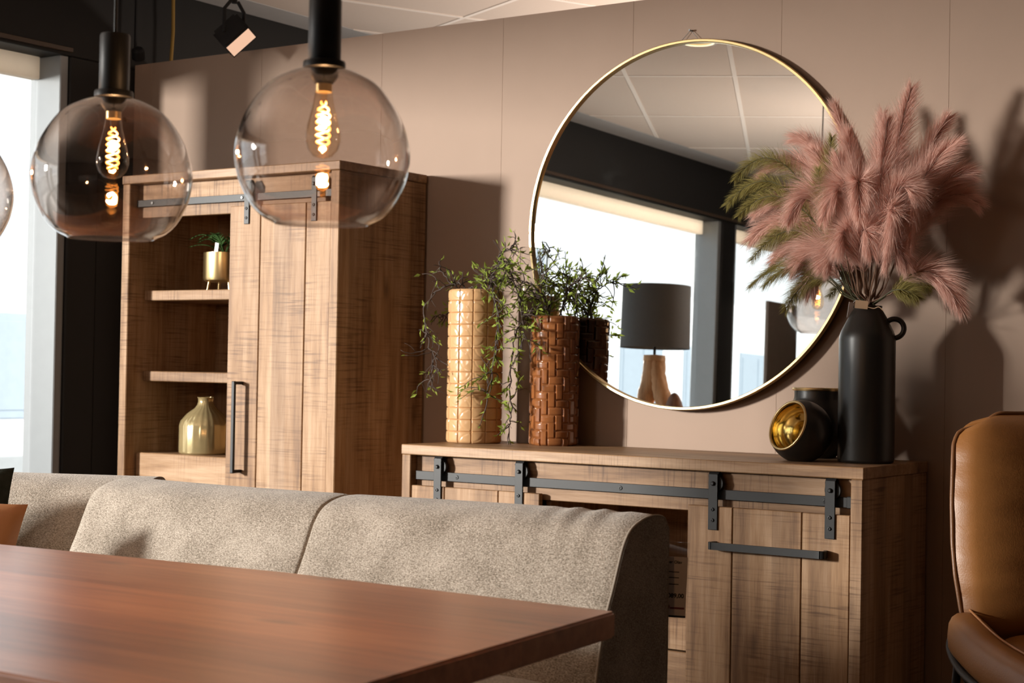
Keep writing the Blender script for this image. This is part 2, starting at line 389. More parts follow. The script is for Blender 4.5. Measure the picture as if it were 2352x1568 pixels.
# outdoors
tag(bx('pavement',-40,XL-T,-40,30,-.14,-.02,PAVE,bev=0),kind='structure')
def building(y0,y1,xf,h,label,band):
    b=thing('white_building',((xf-2),(y0+y1)/2,0),label,'building')
    bx('wall',xf-4,xf,y0,y1,-.02,h,EXT,b,bev=.02)
    bx('plinth',xf,xf+.05,y0,y1,-.02,.25,EXTD,b,bev=.01)
    y=y0+.5
    while y+1.5<y1:
        f=bx('window',xf-.03,xf+.02,y,y+1.3,band[0],band[1],EXTG,b,bev=.01)
        for k in (0,1): bx('pane',xf+.015,xf+.03,y+.08+k*.6,y+.62+k*.6,band[0]+.08,band[1]-.08,EXTG,f,bev=.004)
        y+=2.0
    return b
building(1.5,14,-9.0,1.71,'low white building seen outside through the window at the left','' or (.6,1.6))
building(-26,-12,-9.0,3.0,'taller white building seen only as a reflection in the mirror',(.9,2.2))

# ------------------------------------------------------------------ barn-door hardware
def hanger(parent,x,yf,ztop,zbot,wd,bolts,zroll,off):
    """strap, roller and bolts, children of the door; world coords, off = world position of the door origin"""
    L=lambda x,y,z:Vector((x,y,z))-off
    me=box_me(wd,.006,ztop-zbot,.0012); link('hanger_strap',me,BLK,parent,L(x,yf-.003,(ztop+zbot)/2))
    # folded over the top, roller behind
    pts=[(0,0,0),(0,.008,.010),(0,.020,.012),(0,.030,.004),(0,.032,-.02)]
    v=[];f=[]
    for s in (-1,1):
        for p in pts: v.append((s*wd/2,p[1],p[2])); 
        for p in pts: v.append((s*wd/2,p[1]+.0 if p[1]==0 else p[1]-.005*(1 if p[1]>.02 else .6),p[2]-.005))
    n=len(pts)
    for k in range(n-1):
        f+= [(k,k+1,2*n+k+1,2*n+k),(n+k+1,n+k,3*n+k,3*n+k+1),(k+1,k,n+k,n+k+1),(2*n+k,2*n+k+1,3*n+k+1,3*n+k)]
    link('hanger_fold',pydata('fold',v,f,True,40),BLK,parent,L(x,yf-.006,ztop-.004))
    r=cyl_me(.027,.012,32,.002); link('roller',r,BLK,parent,L(x+.004,yf+.016,zroll),(PI/2,0,0))
    for k,zb in enumerate([zroll]+bolts):
        h=lathe_me([(.0001,.007),(.004,.007),(.0065,.005),(.0075,0)] if k==0 else [(.0001,.002),(.003,.0022),(.0033,.0038),(.0048,.0036),(.0062,0)],16)
        link('bolt',h,BLK,parent,L(x,yf-.006,zb),(PI/2,0,0))
def bar_handle(parent,p0,p1,yf,proj,th,off,vertical=False):
    """flat bar pull with bent ends"""
    L=lambda x,y,z:Vector((x,y,z))-off
    if vertical:
        x=p0[0]; me=box_me(.016,.012,abs(p1[1]-p0[1]),.002); h=link('handle',me,BLK,parent,L(x,yf-proj,(p0[1]+p1[1])/2))
        for z in (p0[1]-.007,p1[1]+.007): link('handle_foot',box_me(.016,proj,.012,.002),BLK,parent,L(x,yf-proj/2,z))
    else:
        z=p0[1]; v=[];f=[]
        a,b=p0[0],p1[0]
        path=[(a+.010,yf,0),(a+.003,yf-proj*.7,0),(a+.012,yf-proj,0),(a+.05,yf-proj,0),(b-.05,yf-proj,0),(b-.012,yf-proj,0),(b-.003,yf-proj*.7,0),(b-.010,yf,0)]
        P=smooth_path(path,42); vv=[];ff=[]
        for i,p in enumerate(P):
            t=(P[min(i+1,len(P)-1)]-P[max(i-1,0)]).normalized(); nr=Vector((-t.y,t.x,0))
            for s,zz in ((-1,-1),(1,-1),(1,1),(-1,1)): vv.append(tuple(L(p.x,p.y,z)+nr*s*.005+Vector((0,0,zz*th))))
        for i in range(len(P)-1):
            for k in range(4): ff.append((i*4+k,i*4+(k+1)%4,(i+1)*4+(k+1)%4,(i+1)*4+k))
        ff+= [(3,2,1,0),tuple(len(vv)-4+k for k in range(4))]
        link('handle',pydata('handle',vv,ff,True,30),BLK,parent)

# ------------------------------------------------------------------ tall cabinet
cb=thing('tall_cabinet',(-.907,-.27,0),'tall open-shelved wooden cabinet with sliding plank door at the left','cabinet')
X0,X1,YC,HT=-1.492,-.322,-.544,1.924
bx('top_panel',X0-.003,X1+.003,YC-.003,-.012,1.889,HT,WXT,cb,bev=.003)
bx('side_panel',X0,X0+.043,YC,-.014,.0,1.889,WZY,cb,bev=.003); bx('side_panel',X1-.043,X1,YC,-.014,.0,1.889,WZY,cb,bev=.003)
bx('back_panel',X0+.043,X1-.043,-.035,-.015,.05,1.889,WZ,cb,bev=0)
bx('header_panel',X0+.043,X1-.043,-.494,-.466,1.752,1.889,WX,cb,bev=.002)
bx('divider',-.80,-.775,-.47,-.036,.05,1.752,WZY,cb,bev=.002)
for z in (1.4145,1.0815,): bx('shelf',X0+.0435,-.801,-.455,-.036,z-.001,z+.040,WX,cb,bev=.003)
bx('floor_shelf',X0+.0435,-.801,-.455,-.036,.745,.7855,WX,cb,bev=.003)
bx('shelf',-.774,X1-.0435,-.455,-.036,1.08,1.12,WX,cb,bev=.003)
d=bx('drawer_front',X0+.048,-.801,-.487,-.467,.44,.786,WX,cb,bev=.003)
d=bx('lower_door',X0+.048,-.801,-.487,-.467,.09,.436,WX,cb,bev=.003)
bx('base_panel',X0+.0435,X1-.0435,-.45,-.036,0,.08,WX,cb,bev=.002)
rl=bx('rail',X0+.05,X1-.05,-.512,-.505,1.796,1.824,BLK,cb,bev=.001)
off=rl.location+cb.location
for x in (-1.35,-.848,-.44): link('rail_bolt',cyl_me(.006,.004,14,.001),ALU,rl,Vector((x,-.512,1.81))-off,(PI/2,0,0))
DY=-.536
door=thing('door',(.0,.0,0),None,None); door.parent=cb; door.location=Vector((-.62,DY,1.0))-cb.location; off=Vector((-.62,DY,1.0))
for a,b in ((-.888,-.727),(-.7235,-.4935),(-.490,-.368)): link('plank',box_me(b-a,.022,1.775-.07,.0025),WZ,door,Vector(((a+b)/2,DY+.011,(1.775+.07)/2))-off)
for x in (-.796,-.45): hanger(door,x,DY,1.868,1.702,.026,[1.763,1.726],1.843,off)
bar_handle(door,(-.806,1.091),(-.806,.735),DY,.045,.008,off,True)

# ------------------------------------------------------------------ sideboard
sb=thing('sideboard',(.88,-.28,0),'long wooden sideboard with black barn-door rail under the round mirror','sideboard')
YS=-.55
bx('top_panel',-.001,1.761,YS-.002,-.012,.844,.88,WXT,sb,bev=.0025)
bx('side_panel',.0015,.0405,YS,-.014,0,.844,WZY,sb,bev=.0025); bx('side_panel',1.7195,1.758,YS,-.014,0,.844,WZY,sb,bev=.0025)
bx('back_panel',.041,1.719,-.034,-.015,.06,.844,WX,sb,bev=0)
bx('header_panel',.041,1.719,-.513,-.486,.712,.844,WX,sb,bev=.002)
bx('divider',.585,.607,-.49,-.035,.06,.712,WZY,sb,bev=.002); bx('divider',1.158,1.18,-.49,-.035,.06,.712,WZY,sb,bev=.002)
bx('shelf',.6075,1.1575,-.485,-.035,.468,.495,WX,sb,bev=.002)
dr=bx('drawer',.610,1.155,-.505,-.486,.2575,.497,WX,sb,bev=.0025); bx('drawer',.610,1.155,-.505,-.486,.075,.2525,WX,sb,bev=.0025)
bx('base_panel',.041,1.719,-.48,-.035,0,.06,WX,sb,bev=.002)
rl=bx('rail',.05,1.7185,-.531,-.524,.7555,.7865,BLK,sb,bev=.001); off=rl.location+sb.location
for x in (.235,.905,1.628): link('rail_bolt',lathe_me([(.0001,.0005),(.003,.0008),(.0034,.0022),(.006,.002),(.0075,0)],16),BLK,rl,Vector((x,-.531,.771))-off,(PI/2,0,0))
bx('rail_stop',1.702,1.7185,-.54,-.524,.754,.79,BLK,rl,bev=.002)
DS=-.546
def sdoor(xs,ztop,hx,hnd,nm):
    d=thing('door',(0,0,0),None,None); d.parent=sb; off=Vector(((xs[0]+xs[-1])/2,DS,.4)); d.location=off-sb.location
    for a,b in zip(xs[:-1],xs[1:]): link('plank',box_me(b-a-.0032,.023,ztop-.065,.002),WZ,d,Vector(((a+b)/2,DS+.0115,(ztop+.065)/2))-off)
    for x in hx: hanger(d,x,DS,.836,.659,.033,[.724,.690],.806,off)
    if hnd: bar_handle(d,(hnd[0],hnd[2]),(hnd[1],hnd[2]),DS,.036,.0115,off)
    return d
sdoor([.043,.191,.423,.595],.735,(.163,.512),(.12,.51,.612),1)
sdoor([1.163,1.324,1.560,1.718],.733,(1.2565,1.6535),(1.257,1.650,.612),2)

# ------------------------------------------------------------------ mirror
mr=thing('round_mirror',(.858,-.012,1.684),'large round mirror in a thin brass frame hanging above the sideboard','mirror')
TAU=-.0175; RM=.664
fr=[];ff=[]
prof=[(-.006,-.018),(-.004,-.021),(.003,-.021),(.006,-.017),(.006,.0),(-.006,.0)]
n=160
for i in range(n):
    a=2*PI*i/n
    for dr_,dy in prof: fr.append(((RM-.006+dr_)*math.cos(a),dy,(RM-.006+dr_)*math.sin(a)))
k=len(prof)
for i in range(n):
    for j in range(k): ff.append((i*k+j,i*k+(j+1)%k,((i+1)%n)*k+(j+1)%k,((i+1)%n)*k+j))
f_=link('frame',pydata('frame',fr,ff,True,30),BRASS,mr,(0,-.012,0),(-TAU*-1,0,0))
g=cyl_me(RM-.010,.006,160); gl=link('mirror_glass',g,MIRR,mr,(0,-.012,0),(PI/2-.0+TAU*1,0,0))
f_.rotation_euler=(TAU,0,0)
link('hanging_wire',tube_me([(-.035,.0,.667),(-.003,.004,.700),(0,.004,.701),(.03,.0,.668)],.0009,6),ALU,mr)
link('nail',cyl_me(.0035,.02,10),ALU,mr,(-.001,.012,.700),(PI/2,0,0))

# ------------------------------------------------------------------ vases on the sideboard
import numpy as np
def relief(name,r,h,nu,nv,hf,depth,parent,mat,taper=0):
    """cylinder with moulded relief; hf(a,b) -> 0..1"""
    v=[];f=[]
    for j in range(nv+1):
        z=h*j/nv; edge=min(j,nv-j)/nv*h; rr=r-max(0,.012-edge)**2*40+taper*(1-j/nv)
        for i in range(nu):
            q=rr-depth*(1-hf(i/nu,j/nv)); a=2*PI*i/nu; v.append((q*math.cos(a),q*math.sin(a),z))
    for j in range(nv):
        for i in range(nu): k=(i+1)%nu; f.append((j*nu+i,j*nu+k,(j+1)*nu+k,(j+1)*nu+i))
    f.append(tuple(range(nu-1,-1,-1)))
    # rim and inner wall
    def ring(rad,z):
        o=len(v)
        for i in range(nu):
            a=2*PI*i/nu; v.append((rad*math.cos(a),rad*math.sin(a),z))
        return o
    o0=nv*nu; o1=ring(r-.010,h-.001); o2=ring(r-.012,h*.55)
    for A,B in ((o0,o1),(o1,o2)):
        for i in range(nu): k=(i+1)%nu; f.append((A+i,A+k,B+k,B+i))
    f.append(tuple(o2+i for i in range(nu)))
    return link(name,pydata(name,v,f,True,50),mat,parent)
def sstep(a,b,x):
    t=min(1,max(0,(x-a)/(b-a))); return t*t*(3-2*t)
rc=random.Random(3); ori=[[rc.randrange(4) for _ in range(12)] for _ in range(14)]
def arcs(u,v):
    U=u*12; V=v*13; i=int(U)%12; j=min(12,int(V)); a=U-int(U); b=V-j
    e=min(a,1-a,b,1-b); g=sstep(.0,.06,e)
    o=ori[j][i]; cx,cy=((0,0),(1,0),(1,1),(0,1))[o]
    d=math.hypot(a-cx,b-cy); arc=sstep(0,.07,abs(d-.86)); dome=.25*sstep(0,.5,e)
    return max(0,(.72*g+.28*g*arc))*.8+dome*.8
bv=thing('beige_vase',(.0895,-.2315,.88),'tall camel cylinder vase with moulded arcs on the left of the sideboard','vase')
relief('body',.1045,.570,192,208,arcs,.0055,bv,CAMEL)
def herring(u,v):
    NU=20; U=u*NU; V=v*17; i=int(U)%NU; j=min(16,int(V)); a=U-int(U); b=V-j
    t=(i-j)%4
    if t==0: hor,first=True,True
    elif t==1: hor,first=True,False
    elif t==2: hor,first=False,False
    else: hor,first=False,True
    L,Rr,D,Up=a,1-a,b,1-b
    if hor:
        if first: Rr=9
        else: L=9
    else:
        if first: Up=9
        else: D=9
    e=min(L,Rr,D,Up); return sstep(.02,.17,e)*(1.0 if not hor else .66)
nv_=thing('brown_vase',(.3855,-.1423,.88),'shiny brown cylinder vase with woven brick relief before the mirror','vase')
relief('body',.091,.474,240,204,herring,.0055,nv_,BROWN)
# hurricane lamp
hu=thing('hurricane_lamp',(.212,-.058,.88),'clear glass cylinder on a tall taupe stand behind the brown vase','candle holder')
link('stand',lathe_me([(.0001,0),(.038,0),(.040,.004),(.040,.535),(.037,.540),(.0001,.540)],40),TAUPE,hu)
link('glass_cylinder',lathe_me([(.036,.541),(.039,.544),(.039,.735),(.0385,.737),(.037,.735),(.037,.546),(.0001,.545)],48),CLEAR,hu)
# black bottle vase
bo=thing('bottle_vase',(1.649,-.2653,.88),'matt black bottle vase with a ring handle holding the plumes','vase')
pr=[(.0001,0),(.080,0),(.087,.003),(.089,.010),(.089,.390),(.087,.404),(.082,.418),(.058,.465),(.048,.482),(.044,.487),(.043,.490),(.0455,.493),(.0455,.497),(.043,.4985),(.040,.497),(.038,.48),(.040,.40),(.0001,.395)]
link('body',lathe_me(pr,72,ang=60),CERB,bo)
ra=.35; hv=[]
ctr=Vector((.083*math.cos(ra),.083*math.sin(ra),.427))
hp=[ctr+Vector((math.cos(ra),math.sin(ra),0))*(.030*math.cos(t))+Vector((0,0,1))*(.030*math.sin(t)) for t in [2*PI*i/40 for i in range(40)]]
link('handle',tube_me(hp,.0085,12,True),CERB,bo)
# tea-light globe with an oblique gilded mouth
tl=thing('tealight_globe',(1.470,-.365,.88),'round black tealight pot with an oblique gilded opening','candle holder')
def cut_globe(r,th0,nrm,zc,zmin,n=64,mrows=40,rev=False):
    nz=Vector(nrm).normalized(); xa=nz.orthogonal().normalized(); ya=nz.cross(xa); v=[];f=[]
    for j in range(mrows+1):
        th=th0+(PI-th0)*j/mrows
        for i in range(n):
            a=2*PI*i/n; p=nz*(r*math.cos(th))+(xa*math.cos(a)+ya*math.sin(a))*(r*math.sin(th)); p.z=max(p.z+zc,zmin); v.append(tuple(p))
    for j in range(mrows):
        for i in range(n):
            k=(i+1)%n; q=(j*n+i,j*n+k,(j+1)*n+k,(j+1)*n+i); f.append(q[::-1] if not rev else q)
    return pydata('globe',v,f,True,40)
NRM=(-.40,-.85,.34)
link('body',cut_globe(.101,.93,NRM,.094,0),CERB,tl); link('gilded_inside',cut_globe(.093,1.0,NRM,.094,.008,rev=True),GOLDIN,tl)
nz=Vector(NRM).normalized(); xa=nz.orthogonal().normalized(); ya=nz.cross(xa)
link('gilded_rim',tube_me([Vector((0,0,.094))+nz*(.098*math.cos(.95))+(xa*math.cos(t)+ya*math.sin(t))*(.098*math.sin(.95)) for t in [2*PI*i/64 for i in range(64)]],.0045,10,True),BRASS,tl)
jr=thing('necked_jar',(1.420,-.125,.88),'black jar with a brass-edged neck behind the tealight pot','jar')
link('body',lathe_me([(.0001,0),(.055,0),(.062,.004),(.098,.05),(.112,.098),(.108,.14),(.092,.172),(.080,.19),(.077,.20),(.077,.225),(.070,.225),(.069,.2),(.085,.16),(.10,.1),(.06,.02),(.0001,.016)],64,ang=50),CERB,jr)
link('rim',lathe_me([(.076,.222),(.083,.223),(.0845,.2275),(.083,.232),(.074,.232),(.071,.226)],64),BRASS,jr)

# ------------------------------------------------------------------ willow twigs
def twig(name,base,pts,nsub,nleaf,label,group,seed,lsub=.11):
    r=random.Random(seed); base=Vector(base)
    t=thing(name,base,label,'branch',group)
    P=smooth_path([Vector(p)-base for p in pts],30)
    for i,p in enumerate(P):
        k=min(1,i/6); p+=Vector((r.uniform(-1,1),r.uniform(-1,1),r.uniform(-1,1)))*.006*k
    v,f=tube_data(P,[.0034*(1-.6*i/len(P))+.0005 for i in range(len(P))],5)
    ends=[]
    nsub=int(nsub*2.0); nleaf=int(nleaf*1.15)
    for s in range(nsub):
        i=r.randrange(int(len(P)*.22),len(P)); p=P[i].copy()
        tg=(P[min(i+1,len(P)-1)]-P[i-1]).normalized()
        d=(tg*r.uniform(-.1,1)+Vector((r.uniform(-1,1),r.uniform(-.7,.7),r.uniform(-.9,1.0)))).normalized()
        L=lsub*r.uniform(.45,1.25); m=7; q=[p.copy()]
        curl=Vector((r.uniform(-1,1),r.uniform(-1,1),r.uniform(-1.3,.7)))*.55
        for _ in range(m):
            d=(d+curl*.35+Vector((r.uniform(-1,1),r.uniform(-1,1),r.uniform(-1,1)))*.33).normalized(); p=p+d*(L/m); q.append(p.copy())
        tube_data(q,[.0019*(1-.6*a/m)+.0004 for a in range(m+1)],4,v=v,f=f)
        ends+=[(q[-1],d)]+[(q[a],(q[a]-q[a-1]).normalized()) for a in range(2,m)]
        if r.random()<.6:
            e=q[3]; d2=(d+Vector((r.uniform(-1,1),r.uniform(-1,1),r.uniform(-1,1)))).normalized(); q2=[e]
            for _ in range(4): d2=(d2+Vector((r.uniform(-1,1),r.uniform(-1,1),r.uniform(-1,.6)))*.4).normalized(); q2.append(q2[-1]+d2*L*.13)
            tube_data(q2,[.001,.0009,.0008,.0006,.0004],4,v=v,f=f); ends.append((q2[-1],d2))
    ends.append((P[-1],(P[-1]-P[-2]).normalized()))
    link('twigs',pydata('twigs',v,f,True),TWIG,t)
    lv=[];lf=[]
    for _ in range(nleaf):
        p,d=r.choice(ends); p=p+Vector((r.uniform(-1,1),r.uniform(-1,1),r.uniform(-1,1)))*.006
        dd=(d+Vector((r.uniform(-1,1),r.uniform(-1,1),r.uniform(-.6,1)))*.8).normalized(); sd=dd.cross(Vector((r.uniform(-1,1),r.uniform(-1,1),r.uniform(-1,1)))).normalized()
        L=r.uniform(.016,.034); W=L*.19; o=len(lv); nn=dd.cross(sd)*L*.12
        lv+=[tuple(p),tuple(p+dd*L*.4+sd*W+nn),tuple(p+dd*L*.4-sd*W+nn),tuple(p+dd*L)]; lf+=[(o,o+1,o+3),(o,o+3,o+2)]
    tag(link('leaves',pydata('leaves',lv,lf,False),LEAF,t),kind='stuff')
M1=(.12,-.2315,1.43); M0=(.06,-.2315,1.43); M2=(.385,-.1423,1.335)
GW='budding willow twigs in the two cylinder vases'
twig('willow_twig',(.13,-.23,1.30),[(.13,-.23,1.30),(.15,-.23,1.47),(.19,-.24,1.54),(.27,-.26,1.49),(.33,-.28,1.36),(.34,-.29,1.22)],20,190,'willow twig cascading to the right out of the camel vase',GW,1)
twig('willow_twig',(.12,-.21,1.30),[(.12,-.21,1.30),(.135,-.20,1.48),(.15,-.18,1.57),(.19,-.16,1.61),(.21,-.15,1.63)],14,60,'willow twig standing highest above the camel vase',GW,2,.09)
twig('willow_twig',(.14,-.26,1.30),[(.14,-.26,1.30),(.17,-.29,1.46),(.22,-.32,1.47),(.26,-.34,1.33),(.25,-.34,1.18),(.22,-.33,1.05)],22,210,'willow twig hanging lowest between the camel and brown vases',GW,3)
twig('willow_twig',(.06,-.23,1.30),[(.06,-.23,1.30),(.035,-.24,1.46),(-.01,-.25,1.475),(-.05,-.26,1.52),(-.07,-.26,1.55)],7,26,'short willow twig leaning left over the rim of the camel vase',GW,4,.05)
twig('willow_twig',(.06,-.25,1.30),[(.06,-.25,1.30),(.03,-.27,1.46),(-.03,-.31,1.45),(-.075,-.33,1.38),(-.06,-.33,1.27),(-.03,-.33,1.18),(-.05,-.33,1.09)],16,48,'willow twig drooping at the left side of the camel vase',GW,5)
twig('willow_twig',(.08,-.20,1.30),[(.08,-.20,1.30),(.02,-.15,1.46),(-.06,-.12,1.42),(-.14,-.10,1.36),(-.19,-.10,1.36)],8,34,'thin willow twig reaching far left in front of the cabinet side',GW,6,.05)
twig('willow_twig',(.36,-.14,1.20),[(.36,-.14,1.20),(.345,-.14,1.37),(.31,-.15,1.45),(.26,-.17,1.48),(.20,-.19,1.50)],14,80,'willow twig leaning left out of the brown vase',GW,7,.09)
twig('willow_twig',(.40,-.14,1.20),[(.40,-.14,1.20),(.41,-.13,1.40),(.45,-.13,1.47),(.52,-.14,1.50)],16,110,'willow twig spreading right from the brown vase across the mirror',GW,8,.09)
twig('willow_twig',(.38,-.16,1.20),[(.38,-.16,1.20),(.38,-.18,1.38),(.36,-.20,1.45),(.38,-.21,1.52)],14,90,'upright willow twig in the middle of the brown vase',GW,9,.09)
twig('willow_twig',(.35,-.16,1.20),[(.35,-.16,1.20),(.325,-.20,1.36),(.29,-.25,1.30),(.275,-.27,1.14),(.29,-.28,1.0),(.28,-.28,.92)],14,120,'willow twig trailing down the left side of the brown vase',GW,10,.08)

# ------------------------------------------------------------------ plumes in the bottle
def plume(tip,ctrl,mat,label,seed,nb=2700,L=.098,start=.22,width=.0010,group='dried plumes in the black bottle'):
    r=random.Random(seed); b=Vector((1.649+r.uniform(-.022,.022),-.2653+r.uniform(-.022,.022),1.30)); name='pampas_plume' if mat is PINK else 'olive_plume'
    t=thing(name,b,label,'plume',group)
    P=bez((0,0,0),Vector(ctrl)-b,Vector(tip)-b,28)
    # keep the stem inside the bottle mouth
    mouth=Vector((1.649,-.2653,1.378))-b; P=[Vector((0,0,0)),(mouth+Vector((r.uniform(-.02,.02),r.uniform(-.02,.02),0)))]+[p for p in P if p.z>mouth.z+.03 or p.length>.14]
    n=len(P)
    link('stem',tube_me(P,[.0022*(1-.75*i/n)+.0005 for i in range(n)],5),STEMG if mat is OLIVE else STEMP,t)
    v=[];f=[]; pa=r.uniform(0,2*PI); pn=(Vector((.55,-.8,.15))+Vector((r.gauss(0,.5),r.gauss(0,.5),r.gauss(0,.4)))).normalized(); ol=mat is OLIVE
    for k in range(nb):
        s=start+(1-start)*r.random()**.85; x=s*(n-1); i=min(int(x),n-2); fr_=x-i; p=P[i].lerp(P[i+1],fr_); tg=(P[i+1]-P[i]).normalized()
        u=(s-start)/(1-start); Lb=L*(.35+1.0*math.sin(PI*min(1,.12+.80*u))**.8)*r.uniform(.45,1.2)*(1-.3*u)
        o1=tg.cross(pn); o1=o1.normalized() if o1.length>1e-3 else tg.orthogonal().normalized(); a=r.choice((0,PI))+r.gauss(0,.55); rad=o1*math.cos(a)+tg.cross(o1)*math.sin(a)
        ang=(r.uniform(.75,1.15) if ol else r.uniform(.45,.95))*(1-.35*u); d=tg*math.cos(ang)+rad*math.sin(ang); d.z-=.08
        sd=d.cross(Vector((r.uniform(-1,1),r.uniform(-1,1),r.uniform(-1,1))))
        if sd.length<1e-4: continue
        sd.normalize(); d2=(d+tg*.35+Vector((r.uniform(-.25,.25),r.uniform(-.25,.25),-.22))).normalized()
        W=width*r.uniform(.6,1.1); m1=p+d*Lb*.5; e=m1+d2*Lb*.5; o=len(v)
        v+=[tuple(p+sd*W*.5),tuple(p-sd*W*.5),tuple(m1+sd*W*.45),tuple(m1-sd*W*.45),tuple(e)]; f+=[(o,o+1,o+3,o+2),(o+2,o+3,o+4)]
    tag(link('barbs',pydata('barbs',v,f,False),mat,t),kind='stuff')
Y0=-.27
def TP(px,py,y=Y0):  # tip given on the plane of the bouquet (metres)
    return (1.56+(px-1928)*.00146,y,.8925-(py-1050)*.0014)
B=lambda x,z,y=Y0:(x,y,z)
PL=[
 (B(1.60,1.545,-.40),B(1.64,1.75,-.40),'short pink plume curling down just above the bottle mouth at left'),
 (B(1.715,1.535,-.40),B(1.67,1.76,-.42),'short pink plume curling down just above the bottle mouth at right'),
 (B(1.53,1.50,-.34),B(1.60,1.68,-.34),'short pink plume hanging left above the bottle shoulder'),
 (B(1.655,1.72,-.38),B(1.655,1.60,-.38),'short upright pink plume at the heart of the bouquet'),
 (B(1.40,1.50,-.30),B(1.53,1.70,-.30),'pink plume low on the left beside the olive fronds'),
 # tip, control, label
 (B(1.785,2.060),B(1.70,1.80,-.25),'pink plume pointing highest on the right of the bouquet'),
 (B(1.515,2.030,-.24),B(1.63,1.72,-.24),'pink plume with its tip crossing the mirror frame'),
 (B(1.665,1.995,-.2),B(1.66,1.70,-.2),'pink plume rising upright behind the middle of the bouquet'),
 (B(1.735,1.955,-.34),B(1.72,1.72,-.36),'pink plume standing in front of the highest right plume'),
 (B(1.885,1.965,-.22),B(1.76,1.80,-.22),'pink plume leaning out at the upper right'),
 (B(1.935,1.880,-.27),B(1.77,1.80,-.27),'pink plume reaching right below the upper right one'),
 (B(1.955,1.790,-.20),B(1.80,1.82,-.20),'shaded pink plume stretched right towards its own shadow'),
 (B(1.97,1.700,-.18),B(1.82,1.84,-.20),'lowest of the shaded pink plumes stretched to the right'),
 (B(1.825,1.560,-.36),B(1.86,2.02,-.36),'pink plume arching over and hanging on the right front'),
 (B(1.765,1.490,-.42),B(1.83,1.93,-.42),'long pink plume drooping vertically at the right front'),
 (B(1.965,1.365,-.30),B(1.83,1.63,-.30),'pink plume drooping lowest at far right beside the bottle'),
 (B(1.80,1.50,-.33),B(1.72,1.72,-.35),'short salmon plume curling down above the bottle at right'),
 (B(1.375,1.935,-.24),B(1.55,1.93,-.24),'pale pink plume sweeping left across the upper mirror'),
 (B(1.265,1.820,-.26),B(1.52,2.00,-.26),'pink plume arching far left over the upper olive frond'),
 (B(1.225,1.690,-.22),B(1.48,1.90,-.22),'pale pink plume sweeping left between two olive fronds'),
 (B(1.235,1.600,-.27),B(1.46,1.83,-.25),'pale pink plume hanging farthest left at mid height'),
 (B(1.285,1.535,-.20),B(1.48,1.74,-.20),'pink plume fanning low to the left over the mirror'),
 (B(1.450,1.420,-.26),B(1.46,1.66,-.26),'pink wisp hanging in front of the reflected lamp'),
 (B(1.44,1.645,-.42),B(1.58,1.93,-.42),'fluffy pink plume head facing front at left centre'),
 (B(1.600,1.84,-.40),B(1.64,1.65,-.40),'pink plume in the middle front of the bouquet'),
 (B(1.57,1.640,-.44),B(1.66,1.98,-.42),'pink plume bending forward in the centre'),
 (B(1.70,1.640,-.46),B(1.67,1.99,-.44),'pink plume bending forward right of the centre'),
 (B(1.47,1.88,-.30),B(1.60,1.76,-.30),'pink plume leaning left below the mirror-crossing tip'),
 (B(1.59,1.93,-.30),B(1.63,1.70,-.30),'pink plume filling the top centre of the bouquet'),
 (B(1.84,1.72,-.40),B(1.76,1.84,-.40),'pink plume curving right in front of the drooping ones'),
]
for i,(tp,ct,lb) in enumerate(PL): plume(tp,ct,PINK,lb,100+i)
OL=[
 (B(1.190,1.800,-.30),B(1.40,2.06,-.30),'highest olive frond arching left across the dark part of the mirror'),
 (B(1.165,1.715,-.31),B(1.40,1.98,-.31),'olive frond just below the highest one reaching farthest left'),
 (B(1.22,1.675,-.33),B(1.43,1.90,-.33),'third olive frond curving left in front of pink feathers'),
 (B(1.255,1.530,-.30),B(1.47,1.80,-.30),'olive frond drooping left at mid height'),
 (B(1.225,1.445,-.25),B(1.45,1.66,-.25),'thin olive frond sweeping low left to bare tips'),
 (B(1.30,1.445,-.30),B(1.48,1.63,-.30),'olive frond hanging lowest left over the bright window reflection'),
 (B(1.37,1.365,-.28),B(1.50,1.60,-.28),'bare-tipped olive frond bending down beside the reflected lamp'),
 (B(1.56,1.91,-.36),B(1.52,1.70,-.36),'upright dark olive frond in the left centre of the bouquet'),
 (B(1.55,1.80,-.44),B(1.56,1.62,-.42),'short dark olive frond in the front centre'),
 (B(1.86,1.435,-.28),B(1.76,1.52,-.28),'dark olive frond spreading low to the right of the bottle neck'),
 (B(1.845,1.40,-.35),B(1.73,1.48,-.33),'lowest olive frond at the right of the bottle neck'),
]
for i,(tp,ct,lb) in enumerate(OL): plume(tp,ct,OLIVE,lb,200+i,1250,.060,.34,.0009)
tg_=thing('kraft_tag',(1.650,-.315,1.372),'small brown card tag tied at the bottle mouth','tag')
link('card',box_me(.040,.001,.026,.0002),CARD,tg_,(0,-.004,.008),(.15,.1,.35)); link('string',tube_me(smooth_path([(.02,0,.0),(.04,.0,-.004),(.06,-.01,.0),(.075,-.01,-.012)],12),.0012,5),CARD,tg_)
tg_=thing('white_tag',(1.602,-.29,1.352),'white paper label hanging at the left of the bottle mouth','tag')
link('card',box_me(.020,.001,.050,.0002),WHITE,tg_,(0,0,.012),(.1,.1,.9)); link('string',tube_me([(0,.0,.03),(.02,.01,.05)],.0008,5),WHITE,tg_)

